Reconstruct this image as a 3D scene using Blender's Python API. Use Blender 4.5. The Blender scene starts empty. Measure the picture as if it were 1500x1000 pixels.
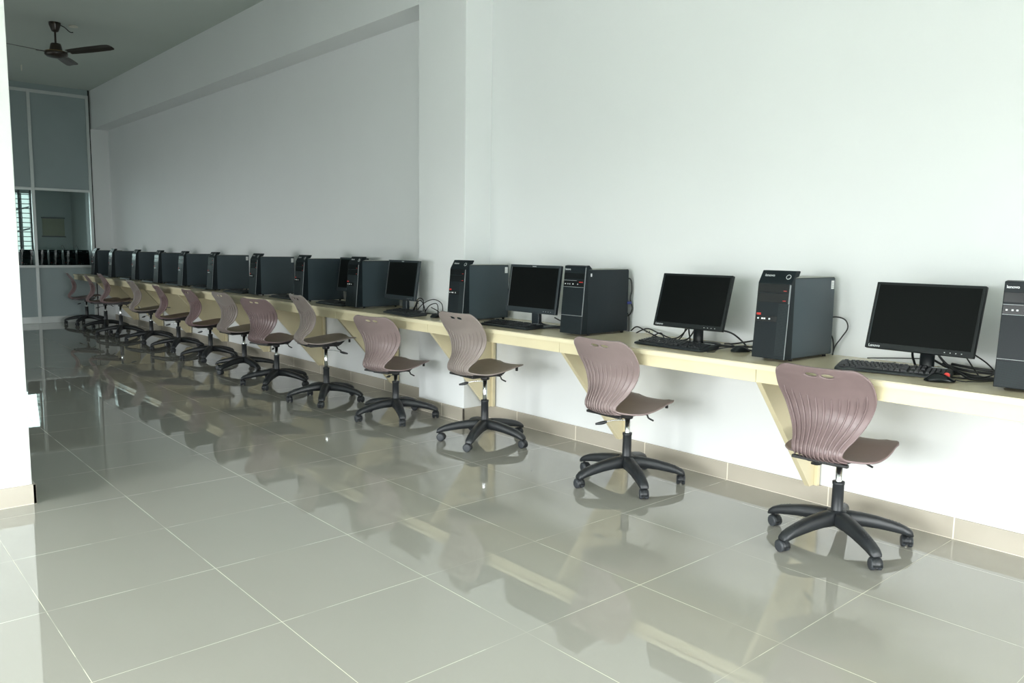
import bpy, bmesh, math, random
from mathutils import Vector, Matrix
PI = math.pi
random.seed(7)
S = bpy.context.scene
COL = S.collection

# ------------------------------------------------------------------ materials
def nmat(name):
    m = bpy.data.materials.new(name); m.use_nodes = True
    nt = m.node_tree; b = nt.nodes['Principled BSDF']
    return m, nt, b

def mat(name, col, rough=.5, metal=0.0, spec=.5, var=0.0, scale=8.0, bump=0.0, bscale=200.0, coat=0.0):
    m, nt, b = nmat(name)
    b.inputs['Base Color'].default_value = (*col, 1)
    b.inputs['Roughness'].default_value = rough
    b.inputs['Metallic'].default_value = metal
    b.inputs['Specular IOR Level'].default_value = spec
    b.inputs['Coat Weight'].default_value = coat
    tc = nt.nodes.new('ShaderNodeTexCoord')
    if var > 0:
        n = nt.nodes.new('ShaderNodeTexNoise'); n.inputs['Scale'].default_value = scale; n.inputs['Detail'].default_value = 4
        nt.links.new(tc.outputs['Object'], n.inputs['Vector'])
        r = nt.nodes.new('ShaderNodeValToRGB')
        r.color_ramp.elements[0].position = .3; r.color_ramp.elements[1].position = .7
        r.color_ramp.elements[0].color = (*[c*(1-var) for c in col], 1)
        r.color_ramp.elements[1].color = (*[min(1, c*(1+var)) for c in col], 1)
        nt.links.new(n.outputs['Fac'], r.inputs['Fac']); nt.links.new(r.outputs['Color'], b.inputs['Base Color'])
    if bump > 0:
        n2 = nt.nodes.new('ShaderNodeTexNoise'); n2.inputs['Scale'].default_value = bscale; n2.inputs['Detail'].default_value = 3
        nt.links.new(tc.outputs['Object'], n2.inputs['Vector'])
        bp = nt.nodes.new('ShaderNodeBump'); bp.inputs['Strength'].default_value = bump; bp.inputs['Distance'].default_value = .002
        nt.links.new(n2.outputs['Fac'], bp.inputs['Height']); nt.links.new(bp.outputs['Normal'], b.inputs['Normal'])
    return m

def math_node(nt, op, a=None, b=None):
    n = nt.nodes.new('ShaderNodeMath'); n.operation = op
    for i, v in enumerate((a, b)):
        if v is None: continue
        if isinstance(v, (int, float)): n.inputs[i].default_value = v
        else: nt.links.new(v, n.inputs[i])
    return n.outputs[0]

def grid_line(nt, coord, period, phase, half):
    """1 where coord lies within half of a multiple of period (+phase)"""
    t = math_node(nt, 'SUBTRACT', coord, phase)
    t = math_node(nt, 'DIVIDE', t, period)
    t = math_node(nt, 'ADD', t, 1000.5)
    t = math_node(nt, 'FRACT', t)
    t = math_node(nt, 'SUBTRACT', t, .5)
    t = math_node(nt, 'ABSOLUTE', t)
    t = math_node(nt, 'MULTIPLY', t, period)
    return math_node(nt, 'LESS_THAN', t, half)

def mix_rgb(nt, fac, c1, c2):
    n = nt.nodes.new('ShaderNodeMix'); n.data_type = 'RGBA'
    if isinstance(fac, (int, float)): n.inputs[0].default_value = fac
    else: nt.links.new(fac, n.inputs[0])
    for i, c in ((6, c1), (7, c2)):
        if isinstance(c, tuple): n.inputs[i].default_value = (*c, 1)
        else: nt.links.new(c, n.inputs[i])
    return n.outputs[2]

def floor_material():
    m, nt, b = nmat('polished_floor_tile')
    g = nt.nodes.new('ShaderNodeNewGeometry')
    sp = nt.nodes.new('ShaderNodeSeparateXYZ'); nt.links.new(g.outputs['Position'], sp.inputs[0])
    lx = grid_line(nt, sp.outputs[0], .6, .0, .0010)
    ly = grid_line(nt, sp.outputs[1], .6, .0, .0010)
    line = math_node(nt, 'MAXIMUM', lx, ly)
    n = nt.nodes.new('ShaderNodeTexNoise'); n.inputs['Scale'].default_value = 2.6; n.inputs['Detail'].default_value = 3
    nt.links.new(g.outputs['Position'], n.inputs['Vector'])
    r = nt.nodes.new('ShaderNodeValToRGB'); r.color_ramp.elements[0].position = .36; r.color_ramp.elements[1].position = .56
    r.color_ramp.elements[0].color = (.12, .12, .12, 1)
    nt.links.new(n.outputs['Fac'], r.inputs['Fac'])
    line = math_node(nt, 'MULTIPLY', line, r.outputs['Color'])
    n2 = nt.nodes.new('ShaderNodeTexNoise'); n2.inputs['Scale'].default_value = 1.7; n2.inputs['Detail'].default_value = 6
    nt.links.new(g.outputs['Position'], n2.inputs['Vector'])
    base = mix_rgb(nt, n2.outputs['Fac'], (.325, .322, .285), (.355, .352, .315))
    # per-tile tone
    fl = []
    for ax in (0, 1):
        t = math_node(nt, 'DIVIDE', sp.outputs[ax], .6); fl.append(math_node(nt, 'FLOOR', t))
    cb = nt.nodes.new('ShaderNodeCombineXYZ'); nt.links.new(fl[0], cb.inputs[0]); nt.links.new(fl[1], cb.inputs[1])
    wn = nt.nodes.new('ShaderNodeTexWhiteNoise'); wn.noise_dimensions = '2D'; nt.links.new(cb.outputs[0], wn.inputs['Vector'])
    tone = math_node(nt, 'MULTIPLY', wn.outputs['Value'], .35)
    base = mix_rgb(nt, tone, base, (.35, .334, .29))
    # tiny specks of dirt
    vo = nt.nodes.new('ShaderNodeTexVoronoi'); vo.inputs['Scale'].default_value = 2.2
    nt.links.new(g.outputs['Position'], vo.inputs['Vector'])
    sk = math_node(nt, 'LESS_THAN', vo.outputs['Distance'], .012)
    base = mix_rgb(nt, sk, base, (.05, .05, .04))
    col = mix_rgb(nt, line, base, (.80, .77, .62))
    nt.links.new(col, b.inputs['Base Color'])
    rr = math_node(nt, 'MULTIPLY', line, .5)
    rr = math_node(nt, 'ADD', rr, .014)
    nt.links.new(rr, b.inputs['Roughness'])
    b.inputs['IOR'].default_value = 1.75
    bn = nt.nodes.new('ShaderNodeTexNoise'); bn.inputs['Scale'].default_value = 7; bn.inputs['Detail'].default_value = 1
    nt.links.new(g.outputs['Position'], bn.inputs['Vector'])
    bp = nt.nodes.new('ShaderNodeBump'); bp.inputs['Strength'].default_value = .002; bp.inputs['Distance'].default_value = .01
    nt.links.new(bn.outputs['Fac'], bp.inputs['Height']); nt.links.new(bp.outputs['Normal'], b.inputs['Normal'])
    return m

def skirting_material():
    m, nt, b = nmat('skirting_tile')
    g = nt.nodes.new('ShaderNodeNewGeometry')
    sp = nt.nodes.new('ShaderNodeSeparateXYZ'); nt.links.new(g.outputs['Position'], sp.inputs[0])
    l = grid_line(nt, sp.outputs[1], .6, .0, .003)
    lz = math_node(nt, 'LESS_THAN', sp.outputs[2], .0035)
    l = math_node(nt, 'MAXIMUM', l, lz)
    n2 = nt.nodes.new('ShaderNodeTexNoise'); n2.inputs['Scale'].default_value = 3; n2.inputs['Detail'].default_value = 5
    nt.links.new(g.outputs['Position'], n2.inputs['Vector'])
    base = mix_rgb(nt, n2.outputs['Fac'], (.42, .385, .32), (.49, .45, .38))
    nt.links.new(mix_rgb(nt, l, base, (.85, .80, .68)), b.inputs['Base Color'])
    b.inputs['Roughness'].default_value = .25
    return m

def perforated(name, base, hole, period, rough=.45):
    m, nt, b = nmat(name)
    tc = nt.nodes.new('ShaderNodeTexCoord')
    sp = nt.nodes.new('ShaderNodeSeparateXYZ'); nt.links.new(tc.outputs['Object'], sp.inputs[0])
    ds = []
    for ax in (1, 2):
        t = math_node(nt, 'DIVIDE', sp.outputs[ax], period); t = math_node(nt, 'ADD', t, 100)
        t = math_node(nt, 'FRACT', t); t = math_node(nt, 'SUBTRACT', t, .5); ds.append(math_node(nt, 'POWER', t, 2.0))
    d = math_node(nt, 'ADD', ds[0], ds[1])
    h = math_node(nt, 'LESS_THAN', d, .1)
    nt.links.new(mix_rgb(nt, h, base, hole), b.inputs['Base Color'])
    b.inputs['Roughness'].default_value = rough
    b.inputs['Specular IOR Level'].default_value = .2
    return m

def glass_material():
    m, nt, b = nmat('partition_glass')
    nt.nodes.remove(b)
    out = nt.nodes['Material Output']
    tr = nt.nodes.new('ShaderNodeBsdfTransparent'); tr.inputs[0].default_value = (.62, .70, .69, 1)
    gl = nt.nodes.new('ShaderNodeBsdfGlossy'); gl.inputs['Roughness'].default_value = .0
    fr = nt.nodes.new('ShaderNodeFresnel'); fr.inputs[0].default_value = 1.5
    mx = nt.nodes.new('ShaderNodeMixShader')
    nt.links.new(fr.outputs[0], mx.inputs[0]); nt.links.new(tr.outputs[0], mx.inputs[1]); nt.links.new(gl.outputs[0], mx.inputs[2])
    nt.links.new(mx.outputs[0], out.inputs['Surface'])
    return m

M = {}
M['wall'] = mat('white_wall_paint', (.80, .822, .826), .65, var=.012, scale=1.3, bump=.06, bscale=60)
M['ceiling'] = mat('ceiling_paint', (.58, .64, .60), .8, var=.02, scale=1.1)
M['pillar'] = mat('pillar_white_paint', (.86, .88, .87), .6, bump=.05, bscale=60)
M['floor'] = floor_material()
M['skirting'] = skirting_material()
M['laminate'] = mat('cream_laminate', (.74, .66, .44), .28, var=.03, scale=5)
M['laminate_top'] = mat('beige_worktop_laminate', (.66, .58, .41), .22, var=.04, scale=7)
M['laminate_edge'] = mat('cream_edge_band', (.80, .73, .51), .3)
M['alu'] = mat('aluminium_frame', (.62, .66, .65), .35, metal=.35)
M['board'] = mat('grey_partition_board', (.33, .40, .41), .5, var=.03, scale=3)
M['glass'] = glass_material()
M['mauve'] = mat('mauve_chair_plastic', (.225, .162, .162), .36, var=.03, scale=20, bump=.08, bscale=900)
M['mauve_dark'] = mat('dusky_maroon_chair_plastic', (.215, .145, .145), .36, var=.03, scale=20, bump=.08, bscale=900)
M['mauve_pale'] = mat('pale_mauve_chair_plastic', (.285, .220, .215), .36, var=.03, scale=20, bump=.08, bscale=900)
M['mauve_grey'] = mat('greyish_chair_plastic', (.30, .255, .235), .36, var=.03, scale=20, bump=.08, bscale=900)
M['black_nylon'] = mat('black_nylon', (.018, .021, .024), .45, var=.25, scale=14, bump=.1, bscale=300)
M['black_metal'] = mat('black_steel', (.012, .012, .013), .4)
M['chrome'] = mat('chrome', (.75, .77, .78), .12, metal=1)
M['grey_wheel'] = mat('dark_grey_wheel', (.035, .040, .046), .5)
M['case'] = mat('dark_slate_case_metal', (.009, .015, .020), .40, spec=.3, var=.06, scale=3)
M['case_grey'] = mat('slate_grey_case_metal', (.040, .058, .070), .36, var=.05, scale=3)
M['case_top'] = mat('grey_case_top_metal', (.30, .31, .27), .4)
M['bezel'] = mat('black_bezel_plastic', (.009, .014, .017), .36, spec=.2)
M['bay'] = mat('glossy_black_bay', (.006, .008, .009), .2, spec=.3)
M['bezel_edge'] = mat('bright_bezel_edge', (.22, .24, .25), .35, metal=.5)
M['mesh'] = perforated('perforated_bezel', (.022, .032, .036), (.003, .003, .003), .0042)
M['red'] = mat('red_plastic', (.55, .03, .02), .4)
M['white'] = mat('white_sticker', (.80, .82, .82), .5)
M['silver'] = mat('silver_print', (.62, .65, .66), .35, metal=.3)
M['screen'] = mat('black_screen', (.004, .005, .005), .30, spec=.12)
M['mon'] = mat('black_monitor_plastic', (.009, .012, .013), .4, spec=.3)
M['mon_blue'] = mat('slate_monitor_plastic', (.022, .032, .038), .38)
M['key'] = mat('black_keycap', (.018, .021, .023), .45, spec=.35)
M['kb'] = mat('keyboard_body', (.014, .018, .021), .42)
M['cable'] = mat('black_cable', (.009, .010, .011), .42)
M['blue'] = mat('blue_plug', (.02, .035, .25), .4)
M['ivory'] = mat('ivory_socket', (.74, .73, .64), .4)
M['brown'] = mat('dark_brown_fan_enamel', (.030, .020, .014), .3)
M['brass'] = mat('brass_trim', (.35, .24, .08), .3, metal=.9)
M['steel_bar'] = mat('grey_grille_steel', (.10, .12, .13), .5)
M['notice'] = mat('cream_notice_board', (.52, .50, .33), .6, var=.05, scale=6)
M['sticker_print'] = mat('sticker_grey_print', (.35, .36, .36), .6)

# ------------------------------------------------------------------ mesh helpers
class MB:
    def __init__(s): s.bm = bmesh.new(); s.mats = []
    def mi(s, m):
        if m not in s.mats: s.mats.append(m)
        return s.mats.index(m)
    def _tag(s, faces, m, smooth=False):
        i = s.mi(m)
        for f in faces: f.material_index = i; f.smooth = smooth
    def box(s, x0, x1, y0, y1, z0, z1, m, bev=0.0, M4=None, seg=2):
        before = set(s.bm.faces)
        r = bmesh.ops.create_cube(s.bm, size=1)
        vs = r['verts']
        for v in vs:
            v.co = Vector(((x0+x1)/2 + v.co.x*(x1-x0), (y0+y1)/2 + v.co.y*(y1-y0), (z0+z1)/2 + v.co.z*(z1-z0)))
        if bev > 0:
            es = list({e for v in vs for e in v.link_edges})
            bmesh.ops.bevel(s.bm, geom=es, offset=bev, segments=seg, affect='EDGES', profile=.5)
        nf = [f for f in s.bm.faces if f not in before]
        if M4 is not None:
            for v in {v for f in nf for v in f.verts}: v.co = M4 @ v.co
        s._tag(nf, m)
        return s
    def prism(s, poly, a0, a1, axis, m, bev=0.0, M4=None):
        """poly: 2D points; axis 'y': poly=(x,z); 'x': poly=(y,z); 'z': poly=(x,y)"""
        def P(p, a):
            return Vector({'y': (p[0], a, p[1]), 'x': (a, p[0], p[1]), 'z': (p[0], p[1], a)}[axis])
        before = set(s.bm.faces)
        A = [s.bm.verts.new(P(p, a0)) for p in poly]; B = [s.bm.verts.new(P(p, a1)) for p in poly]
        n = len(poly)
        fs = [s.bm.faces.new(A), s.bm.faces.new(B[::-1])]
        for i in range(n): fs.append(s.bm.faces.new((A[i], B[i], B[(i+1) % n], A[(i+1) % n])))
        bmesh.ops.recalc_face_normals(s.bm, faces=fs)
        if bev > 0:
            es = list({e for f in fs for e in f.edges})
            bmesh.ops.bevel(s.bm, geom=es, offset=bev, segments=2, affect='EDGES', profile=.5)
        nf = [f for f in s.bm.faces if f not in before]
        if M4 is not None:
            for v in {v for f in nf for v in f.verts}: v.co = M4 @ v.co
        s._tag(nf, m)
        return s
    def lathe(s, prof, m, seg=20, M4=None, smooth=True, caps=True):
        """prof: (r,z) list, around z"""
        before = set(s.bm.faces); rings = []
        for r, z in prof:
            rings.append([s.bm.verts.new((r*math.cos(2*PI*k/seg), r*math.sin(2*PI*k/seg), z)) for k in range(seg)])
        for a, b in zip(rings, rings[1:]):
            for k in range(seg): s.bm.faces.new((a[k], a[(k+1) % seg], b[(k+1) % seg], b[k]))
        if caps:
            s.bm.faces.new(rings[0][::-1]); s.bm.faces.new(rings[-1])
        nf = [f for f in s.bm.faces if f not in before]
        if M4 is not None:
            for v in {v for f in nf for v in f.verts}: v.co = M4 @ v.co
        s._tag(nf, m, smooth)
        for f in nf:
            if len(f.verts) > 4: f.smooth = False
        return s
    def sweep(s, rings, m, smooth=True, closed_caps=True):
        """rings: list of lists of Vectors with equal count"""
        before = set(s.bm.faces)
        R = [[s.bm.verts.new(p) for p in r] for r in rings]; n = len(R[0])
        for a, b in zip(R, R[1:]):
            for k in range(n): s.bm.faces.new((a[k], a[(k+1) % n], b[(k+1) % n], b[k]))
        if closed_caps:
            s.bm.faces.new(R[0][::-1]); s.bm.faces.new(R[-1])
        nf = [f for f in s.bm.faces if f not in before]
        bmesh.ops.recalc_face_normals(s.bm, faces=nf)
        s._tag(nf, m, smooth)
        return s
    def tube(s, pts, r, m, seg=8, smooth_n=0, M4=None):
        pts = [Vector(p) for p in pts]
        if smooth_n: pts = spline(pts, smooth_n)
        rings = []; prev = None
        for i, p in enumerate(pts):
            t = (pts[min(i+1, len(pts)-1)] - pts[max(i-1, 0)]).normalized()
            if prev is None:
                u = t.orthogonal().normalized()
            else:
                u = (prev - t*prev.dot(t)); u = u.normalized() if u.length > 1e-6 else t.orthogonal().normalized()
            prev = u; w = t.cross(u)
            rr = r(i/(len(pts)-1)) if callable(r) else r
            rings.append([p + (u*math.cos(2*PI*k/seg) + w*math.sin(2*PI*k/seg))*rr for k in range(seg)])
        if M4 is not None: rings = [[M4 @ q for q in ring] for ring in rings]
        return s.sweep(rings, m)
    def text(s, body, size, m, M4, depth=.0004):
        cu = bpy.data.curves.new('lettering', 'FONT'); cu.body = body; cu.size = size; cu.extrude = depth; cu.align_x = 'LEFT'; cu.offset = size*.012
        ob = bpy.data.objects.new('lettering', cu); COL.objects.link(ob)
        bpy.context.view_layer.update()
        me = bpy.data.meshes.new_from_object(ob.evaluated_get(bpy.context.evaluated_depsgraph_get()))
        bpy.data.objects.remove(ob); bpy.data.curves.remove(cu)
        me.transform(M4)
        before = set(s.bm.faces); s.bm.from_mesh(me); bpy.data.meshes.remove(me)
        s._tag([f for f in s.bm.faces if f not in before], m)
        return s
    def build(s, name, parent=None, loc=None):
        me = bpy.data.meshes.new(name); s.bm.to_mesh(me); s.bm.free()
        for m in s.mats: me.materials.append(m)
        o = bpy.data.objects.new(name, me); COL.objects.link(o)
        if parent is not None: o.parent = parent
        if loc: o.location = loc
        return o

def spline(pts, n):
    out = []
    for i in range(len(pts)-1):
        p0, p1, p2, p3 = pts[max(i-1, 0)], pts[i], pts[i+1], pts[min(i+2, len(pts)-1)]
        for k in range(n):
            t = k/n
            out.append(.5*((2*p1) + (p2-p0)*t + (2*p0-5*p1+4*p2-p3)*t*t + (3*p1-p0-3*p2+p3)*t**3))
    out.append(pts[-1]); return out

def empty(name, loc, rz=0.0):
    o = bpy.data.objects.new(name, None); COL.objects.link(o); o.location = loc; o.rotation_euler.z = rz
    o.empty_display_size = .05
    return o
def tag(o, label, cat, group=None):
    o['label'] = label; o['category'] = cat
    if group: o['group'] = group
    return o
def struct(o, label=None):
    o['kind'] = 'structure'
    return o
def kids(o): return [c for c in bpy.data.objects if c.parent == o]
def copy_tree(o, parent=None):
    c = o.copy(); COL.objects.link(c)
    if parent is not None: c.parent = parent
    for ch in kids(o): copy_tree(ch, c)
    return c
def rotm(ax, deg): return Matrix.Rotation(math.radians(deg), 4, ax)
def T(x, y, z): return Matrix.Translation((x, y, z))

# ------------------------------------------------------------------ dimensions
WX = 2.715        # right wall
CX = 2.468        # face of the column and beam
CEIL = 3.74
BEAM = 3.13
PY = 10.22        # glass partition
FARY = 12.9       # wall of the room beyond
LX = -5.2; RY = -8.6
DZ = .785; DX = 2.10

# ------------------------------------------------------------------ setting
b = MB(); b.box(LX-.2, WX+.2, RY-.2, FARY+.2, -.1, 0, M['floor']); struct(b.build('floor'))
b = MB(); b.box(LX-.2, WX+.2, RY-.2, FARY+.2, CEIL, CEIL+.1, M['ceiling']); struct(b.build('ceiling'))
b = MB(); b.box(WX, WX+.15, RY-.2, FARY+.2, 0, CEIL, M['wall']); struct(b.build('wall_right'))
b = MB(); b.box(CX, WX, .338, .923, 0, CEIL, M['wall'], .004); struct(b.build('column'))
b = MB(); b.box(CX, WX, .923, PY+.5, BEAM, CEIL, M['wall']); struct(b.build('beam'))
b = MB(); b.box(2.45, WX, PY-.02, PY+.5, 0, BEAM, M['wall']); struct(b.build('column'))
b = MB()
b.box(LX, -.385, .17, .42, 0, CEIL, M['pillar'], .004); struct(b.build('wall_middle'))
# skirting
b = MB(); b.box(WX-.012, WX, RY, .338, 0, .1, M['skirting'], .002); struct(b.build('baseboard_right'))
b = MB(); b.box(CX-.012, WX, .326, .338, 0, .1, M['skirting'], .002); b.box(CX-.012, CX, .326, .935, 0, .1, M['skirting'], .002); struct(b.build('baseboard_column'))
b = MB(); b.box(WX-.012, WX, .923, PY-.03, 0, .1, M['skirting'], .002); struct(b.build('baseboard_right'))
b = MB(); b.box(LX, -.370, .155, .17, 0, .1, M['skirting'], .002); b.box(-.385, -.370, .155, .435, 0, .1, M['skirting'], .002); struct(b.build('baseboard_middle'))

def wall_with_openings(name, axis, pos, thick, a0, a1, openings, m):
    """axis 'x': wall in plane x=pos, runs along y; 'y': plane y=pos, runs along x. openings: (a0,a1,z0,z1)"""
    b = MB(); cuts = sorted(openings); cur = a0
    def add(u0, u1, z0, z1):
        if u1-u0 < 1e-4 or z1-z0 < 1e-4: return
        if axis == 'x': b.box(pos, pos+thick, u0, u1, z0, z1, m)
        else: b.box(u0, u1, pos, pos+thick, z0, z1, m)
    for (u0, u1, z0, z1) in cuts:
        add(cur, u0, 0, CEIL); add(u0, u1, 0, z0); add(u0, u1, z1, CEIL); cur = u1
    add(cur, a1, 0, CEIL)
    return struct(b.build(name))
left_open = [(-7.6, -5.2, .06, 2.1), (-4.6, -2.2, .06, 2.1), (-1.7, -.1, .06, 2.1), (1.6, 4.6, .06, 1.35), (5.4, 9.4, .06, 1.35)]
rear_open = [(-4.4, -2.0, .06, 2.2), (-1.2, 1.6, .06, 2.2)]
far_open = [(.2, 2.09, .82, 2.24)]
wall_with_openings('wall_left', 'x', LX-.2, .2, RY-.2, FARY+.2, left_open, M['wall'])
wall_with_openings('wall_rear', 'y', RY-.2, .2, LX, WX, rear_open, M['wall'])
wall_with_openings('wall_beyond', 'y', FARY, .2, LX, WX, far_open, M['wall'])

wn = 0
def window(axis, pos, a0, a1, z0, z1, nv, name='window'):
    global wn; wn += 1
    b = MB(); t = .025; d = .05
    def bx(u0, u1, w0, w1):
        if axis == 'x': b.box(pos-d, pos+d, u0, u1, w0, w1, M['alu'])
        else: b.box(u0, u1, pos-d, pos+d, w0, w1, M['alu'])
    bx(a0, a1, z0, z0+2*t); bx(a0, a1, z1-2*t, z1)
    for k in range(nv+1):
        c = a0+t + (a1-a0-2*t)*k/nv; bx(c-t, c+t, z0+2*t, z1-2*t)
    return struct(b.build('%s_%d' % (name, wn)))
for o in left_open: window('x', LX-.1, *o, 3)
for o in rear_open: window('y', RY-.1, *o, 3)
# window of the room beyond, with its steel grille
fw = window('y', FARY+.1, *far_open[0], 4)
b = MB()
for k in range(16):
    z = .87 + k*.0865
    b.tube([(.2, FARY+.03, z), (2.09, FARY+.03, z)], .007, M['steel_bar'], 6)
for x in (.5, .8, 1.1, 1.4, 1.62, 1.86, 2.05): b.box(x-.016, x+.016, FARY+.02, FARY+.04, .82, 2.24, M['steel_bar'])
g = b.build('window_grille', fw)
# ------------------------------------------------------------------ glass partition
XR = 2.432
xs = [XR-.02, 1.585, .74, -.105, -.95, -1.8, -2.65, -3.5, -4.35, LX+.02]
zr = [(0, .105), (.885, .925), (2.105, 2.145), (3.60, 3.65)]
b = MB()
for i, x in enumerate(xs):
    w = .0225
    b.box(max(LX, x-w), min(XR, x+w), PY-.03, PY+.03, 0, 3.65, M['alu'], .002)
for z0, z1 in zr:
    b.box(LX, XR, PY-.026, PY+.026, z0, z1, M['alu'], .002)
b.box(LX, XR, PY-.05, PY+.03, .895, .915, M['alu'], .002)
struct(b.build('trim_1'))
b = MB()
for i in range(len(xs)-1):
    x1, x0 = xs[i]-.02, xs[i+1]+.02
    for z0, z1 in ((.105, .885), (2.145, 3.60)):
        b.box(x0, x1, PY-.008, PY+.008, z0, z1, M['board'])
b.box(LX, XR, PY-.008, PY+.008, 3.65, CEIL, M['board'])
b.box(XR, 2.452, PY-.01, PY+.02, 0, CEIL, M['black_metal'])
struct(b.build('wall_end'))
for i in range(len(xs)-1):
    b = MB(); b.box(xs[i+1]+.02, xs[i]-.02, PY-.004, PY+.004, .925, 2.105, M['glass'])
    wn += 1; struct(b.build('window_%d' % wn))

# ------------------------------------------------------------------ wall desk
desk = empty('long_desk', (DX, 3.0, 0))
tag(desk, 'long cream laminate desk fixed along the right wall on slanted brackets', 'desk')
def L(o):  # keep world coordinates for children of the desk
    o.location = (-DX, -3.0, 0); return o
Y0, Y1 = -5.6, PY-.04
poly = [(DX-.012, Y0), (WX, Y0), (WX, .336), (CX-.002, .336), (CX-.002, .925), (WX, .925), (WX, Y1), (DX-.012, Y1)]
b = MB(); b.prism(poly, DZ-.006, DZ, 'z', M['laminate_top'])
L(b.build('worktop', desk))
b = MB(); b.prism([(DX-.012 if p[0] < 2.2 else p[0], p[1]) for p in poly], DZ-.026, DZ-.006, 'z', M['laminate_edge'])
L(b.build('edge_band', desk))
br_y = [-4.88, -3.60, -2.315, -1.03, .285, 1.60, 2.92, 4.21, 5.42, 6.66, 7.80, 8.95]
segs = [Y0] + br_y + [Y1]
for i in range(len(segs)-1):
    b = MB(); b.box(DX, DX+.018, segs[i]+.0012, segs[i+1]-.0012, .698, DZ-.026, M['laminate'], .001)
    L(b.build('apron_panel', desk))
for y in br_y:
    b = MB()
    t = .0275
    b.prism([(DX+.03, .75), (DX+.02, .70), (WX-.075, .10), (WX-.035, .10), (WX-.035, .75)], y-t/2, y+t/2, 'y', M['laminate'], .0015)
    o = L(b.build('bracket', desk))
    b = MB(); b.box(WX-.035, WX-.0125, y-.035, y+.035, .10, .75, M['laminate'], .0015)
    w = b.build('wall_batten', o)

# ------------------------------------------------------------------ swivel chair
def chair_shell(m):
    prof = [(-.262, .818), (-.240, .775), (-.206, .715), (-.182, .655), (-.177, .605), (-.192, .555), (-.222, .510),
            (-.244, .472), (-.240, .440), (-.200, .420), (-.13, .416), (-.05, .424), (.04, .437), (.12, .449), (.185, .453), (.215, .445)]
    P = spline([Vector((p[0], 0, p[1])) for p in prof], 12)
    # arclength resample
    cum = [0]
    for a, c in zip(P, P[1:]): cum.append(cum[-1] + (c-a).length)
    Ltot = cum[-1]
    def at(s):
        s = max(0, min(Ltot, s))
        for i in range(len(cum)-1):
            if cum[i+1] >= s:
                t = (s-cum[i])/max(1e-9, cum[i+1]-cum[i]); return P[i].lerp(P[i+1], t)
        return P[-1]
    def tangent(s): return (at(s+.004)-at(s-.004)).normalized()
    wk = [(0, .200), (.05, .209), (.10, .216), (.14, .215), (.18, .204), (.22, .186), (.26, .163), (.30, .140), (.34, .122), (.38, .112), (.415, .110), (.44, .116), (.468, .136),
          (.50, .170), (.55, .203), (.62, .213), (.70, .207), (.78, .194), (1, .175)]
    def width(s):
        for i in range(len(wk)-1):
            if wk[i+1][0] >= s:
                s0, w0 = wk[i]; s1, w1 = wk[i+1]; h = s1-s0; t = (s-s0)/h
                def slope(j):
                    a_, c_ = wk[max(0, j-1)], wk[min(len(wk)-1, j+1)]; return (c_[1]-a_[1])/(c_[0]-a_[0])
                m0, m1 = slope(i), slope(i+1)
                w = (2*t**3-3*t*t+1)*w0 + (t**3-2*t*t+t)*h*m0 + (-2*t**3+3*t*t)*w1 + (t**3-t*t)*h*m1
                break
        r = .062
        if s < r: w = w - r + math.sqrt(max(0, r*r-(r-s)**2))
        r2 = .075; d = Ltot-s
        if d < r2: w = w - r2 + math.sqrt(max(0, r2*r2-(r2-d)**2))
        return w
    def curl(s):
        # how far the side edges come toward the sitter
        k = [(0, .010), (.10, .020), (.20, .030), (.30, .030), (.38, .018), (.45, .014), (.55, .012), (2, .010)]
        for (s0, c0), (s1, c1) in zip(k, k[1:]):
            if s1 >= s:
                t = (s-s0)/(s1-s0); t = t*t*(3-2*t); return c0+(c1-c0)*t
    def surf(u, s, off=0.0):
        p = at(s); t = tangent(s)
        n = Vector((-t.z, 0, t.x)); n = -n if False else n     # toward the sitter
        w = width(s)
        q = p + Vector((0, u*w, 0))
        tilt = n * (curl(s) * u*u)
        # surface normal including curl
        nn = (n - Vector((0, 1, 0)) * (2*curl(s)*u/max(.05, w))).normalized()
        return q + tilt + nn*off
    # check the side of the normal: at mid back it must point to +x
    rows = [0, .0008, .003, .006, .010, .014]
    s = .018
    while s < .05: rows.append(s); s += .0032
    while s < Ltot-.08: rows.append(s); s += .0115
    s = Ltot-.08
    while s < Ltot-.012: rows.append(s); s += .008
    rows += [Ltot-.010, Ltot-.006, Ltot-.003, Ltot-.001, Ltot]
    NU = 64
    us = [-1+2*k/NU for k in range(NU+1)]
    # slot holes in (y, s) space
    holes = [(-.036, .036, .0285, .0105), (.036, .036, .0285, .0105)]
    grid = [[[u, s] for u in us] for s in rows]
    def inside(y, s):
        for i, (hy, hs, a, c) in enumerate(holes):
            if ((y-hy)/a)**2 + ((s-hs)/c)**2 < 1: return i
        return -1
    keep = [[True]*NU for _ in range(len(rows)-1)]
    for i in range(len(rows)-1):
        for j in range(NU):
            sm = (rows[i]+rows[i+1])/2; ym = (us[j]+us[j+1])/2*width(sm)
            if inside(ym, sm) >= 0: keep[i][j] = False
    def k(i, j): return keep[i][j] if 0 <= i < len(rows)-1 and 0 <= j < NU else None
    for i in range(len(rows)):
        for j in range(NU+1):
            c = [k(i-1, j-1), k(i-1, j), k(i, j-1), k(i, j)]
            if False in c and True in c:
                s = rows[i]; y = us[j]*width(s)
                best = min(holes, key=lambda h: ((y-h[0])/h[2])**2 + ((s-h[1])/h[3])**2)
                dy, ds = (y-best[0])/best[2], (s-best[1])/best[3]; l = math.hypot(dy, ds) or 1
                y2, s2 = best[0]+dy/l*best[2], best[1]+ds/l*best[3]
                grid[i][j] = [y2/width(s2), s2]
    bm = bmesh.new(); TH = .0075
    A = [[bm.verts.new(surf(*grid[i][j], +TH/2)) for j in range(NU+1)] for i in range(len(rows))]
    B = [[bm.verts.new(surf(*grid[i][j], -TH/2)) for j in range(NU+1)] for i in range(len(rows))]
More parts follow.
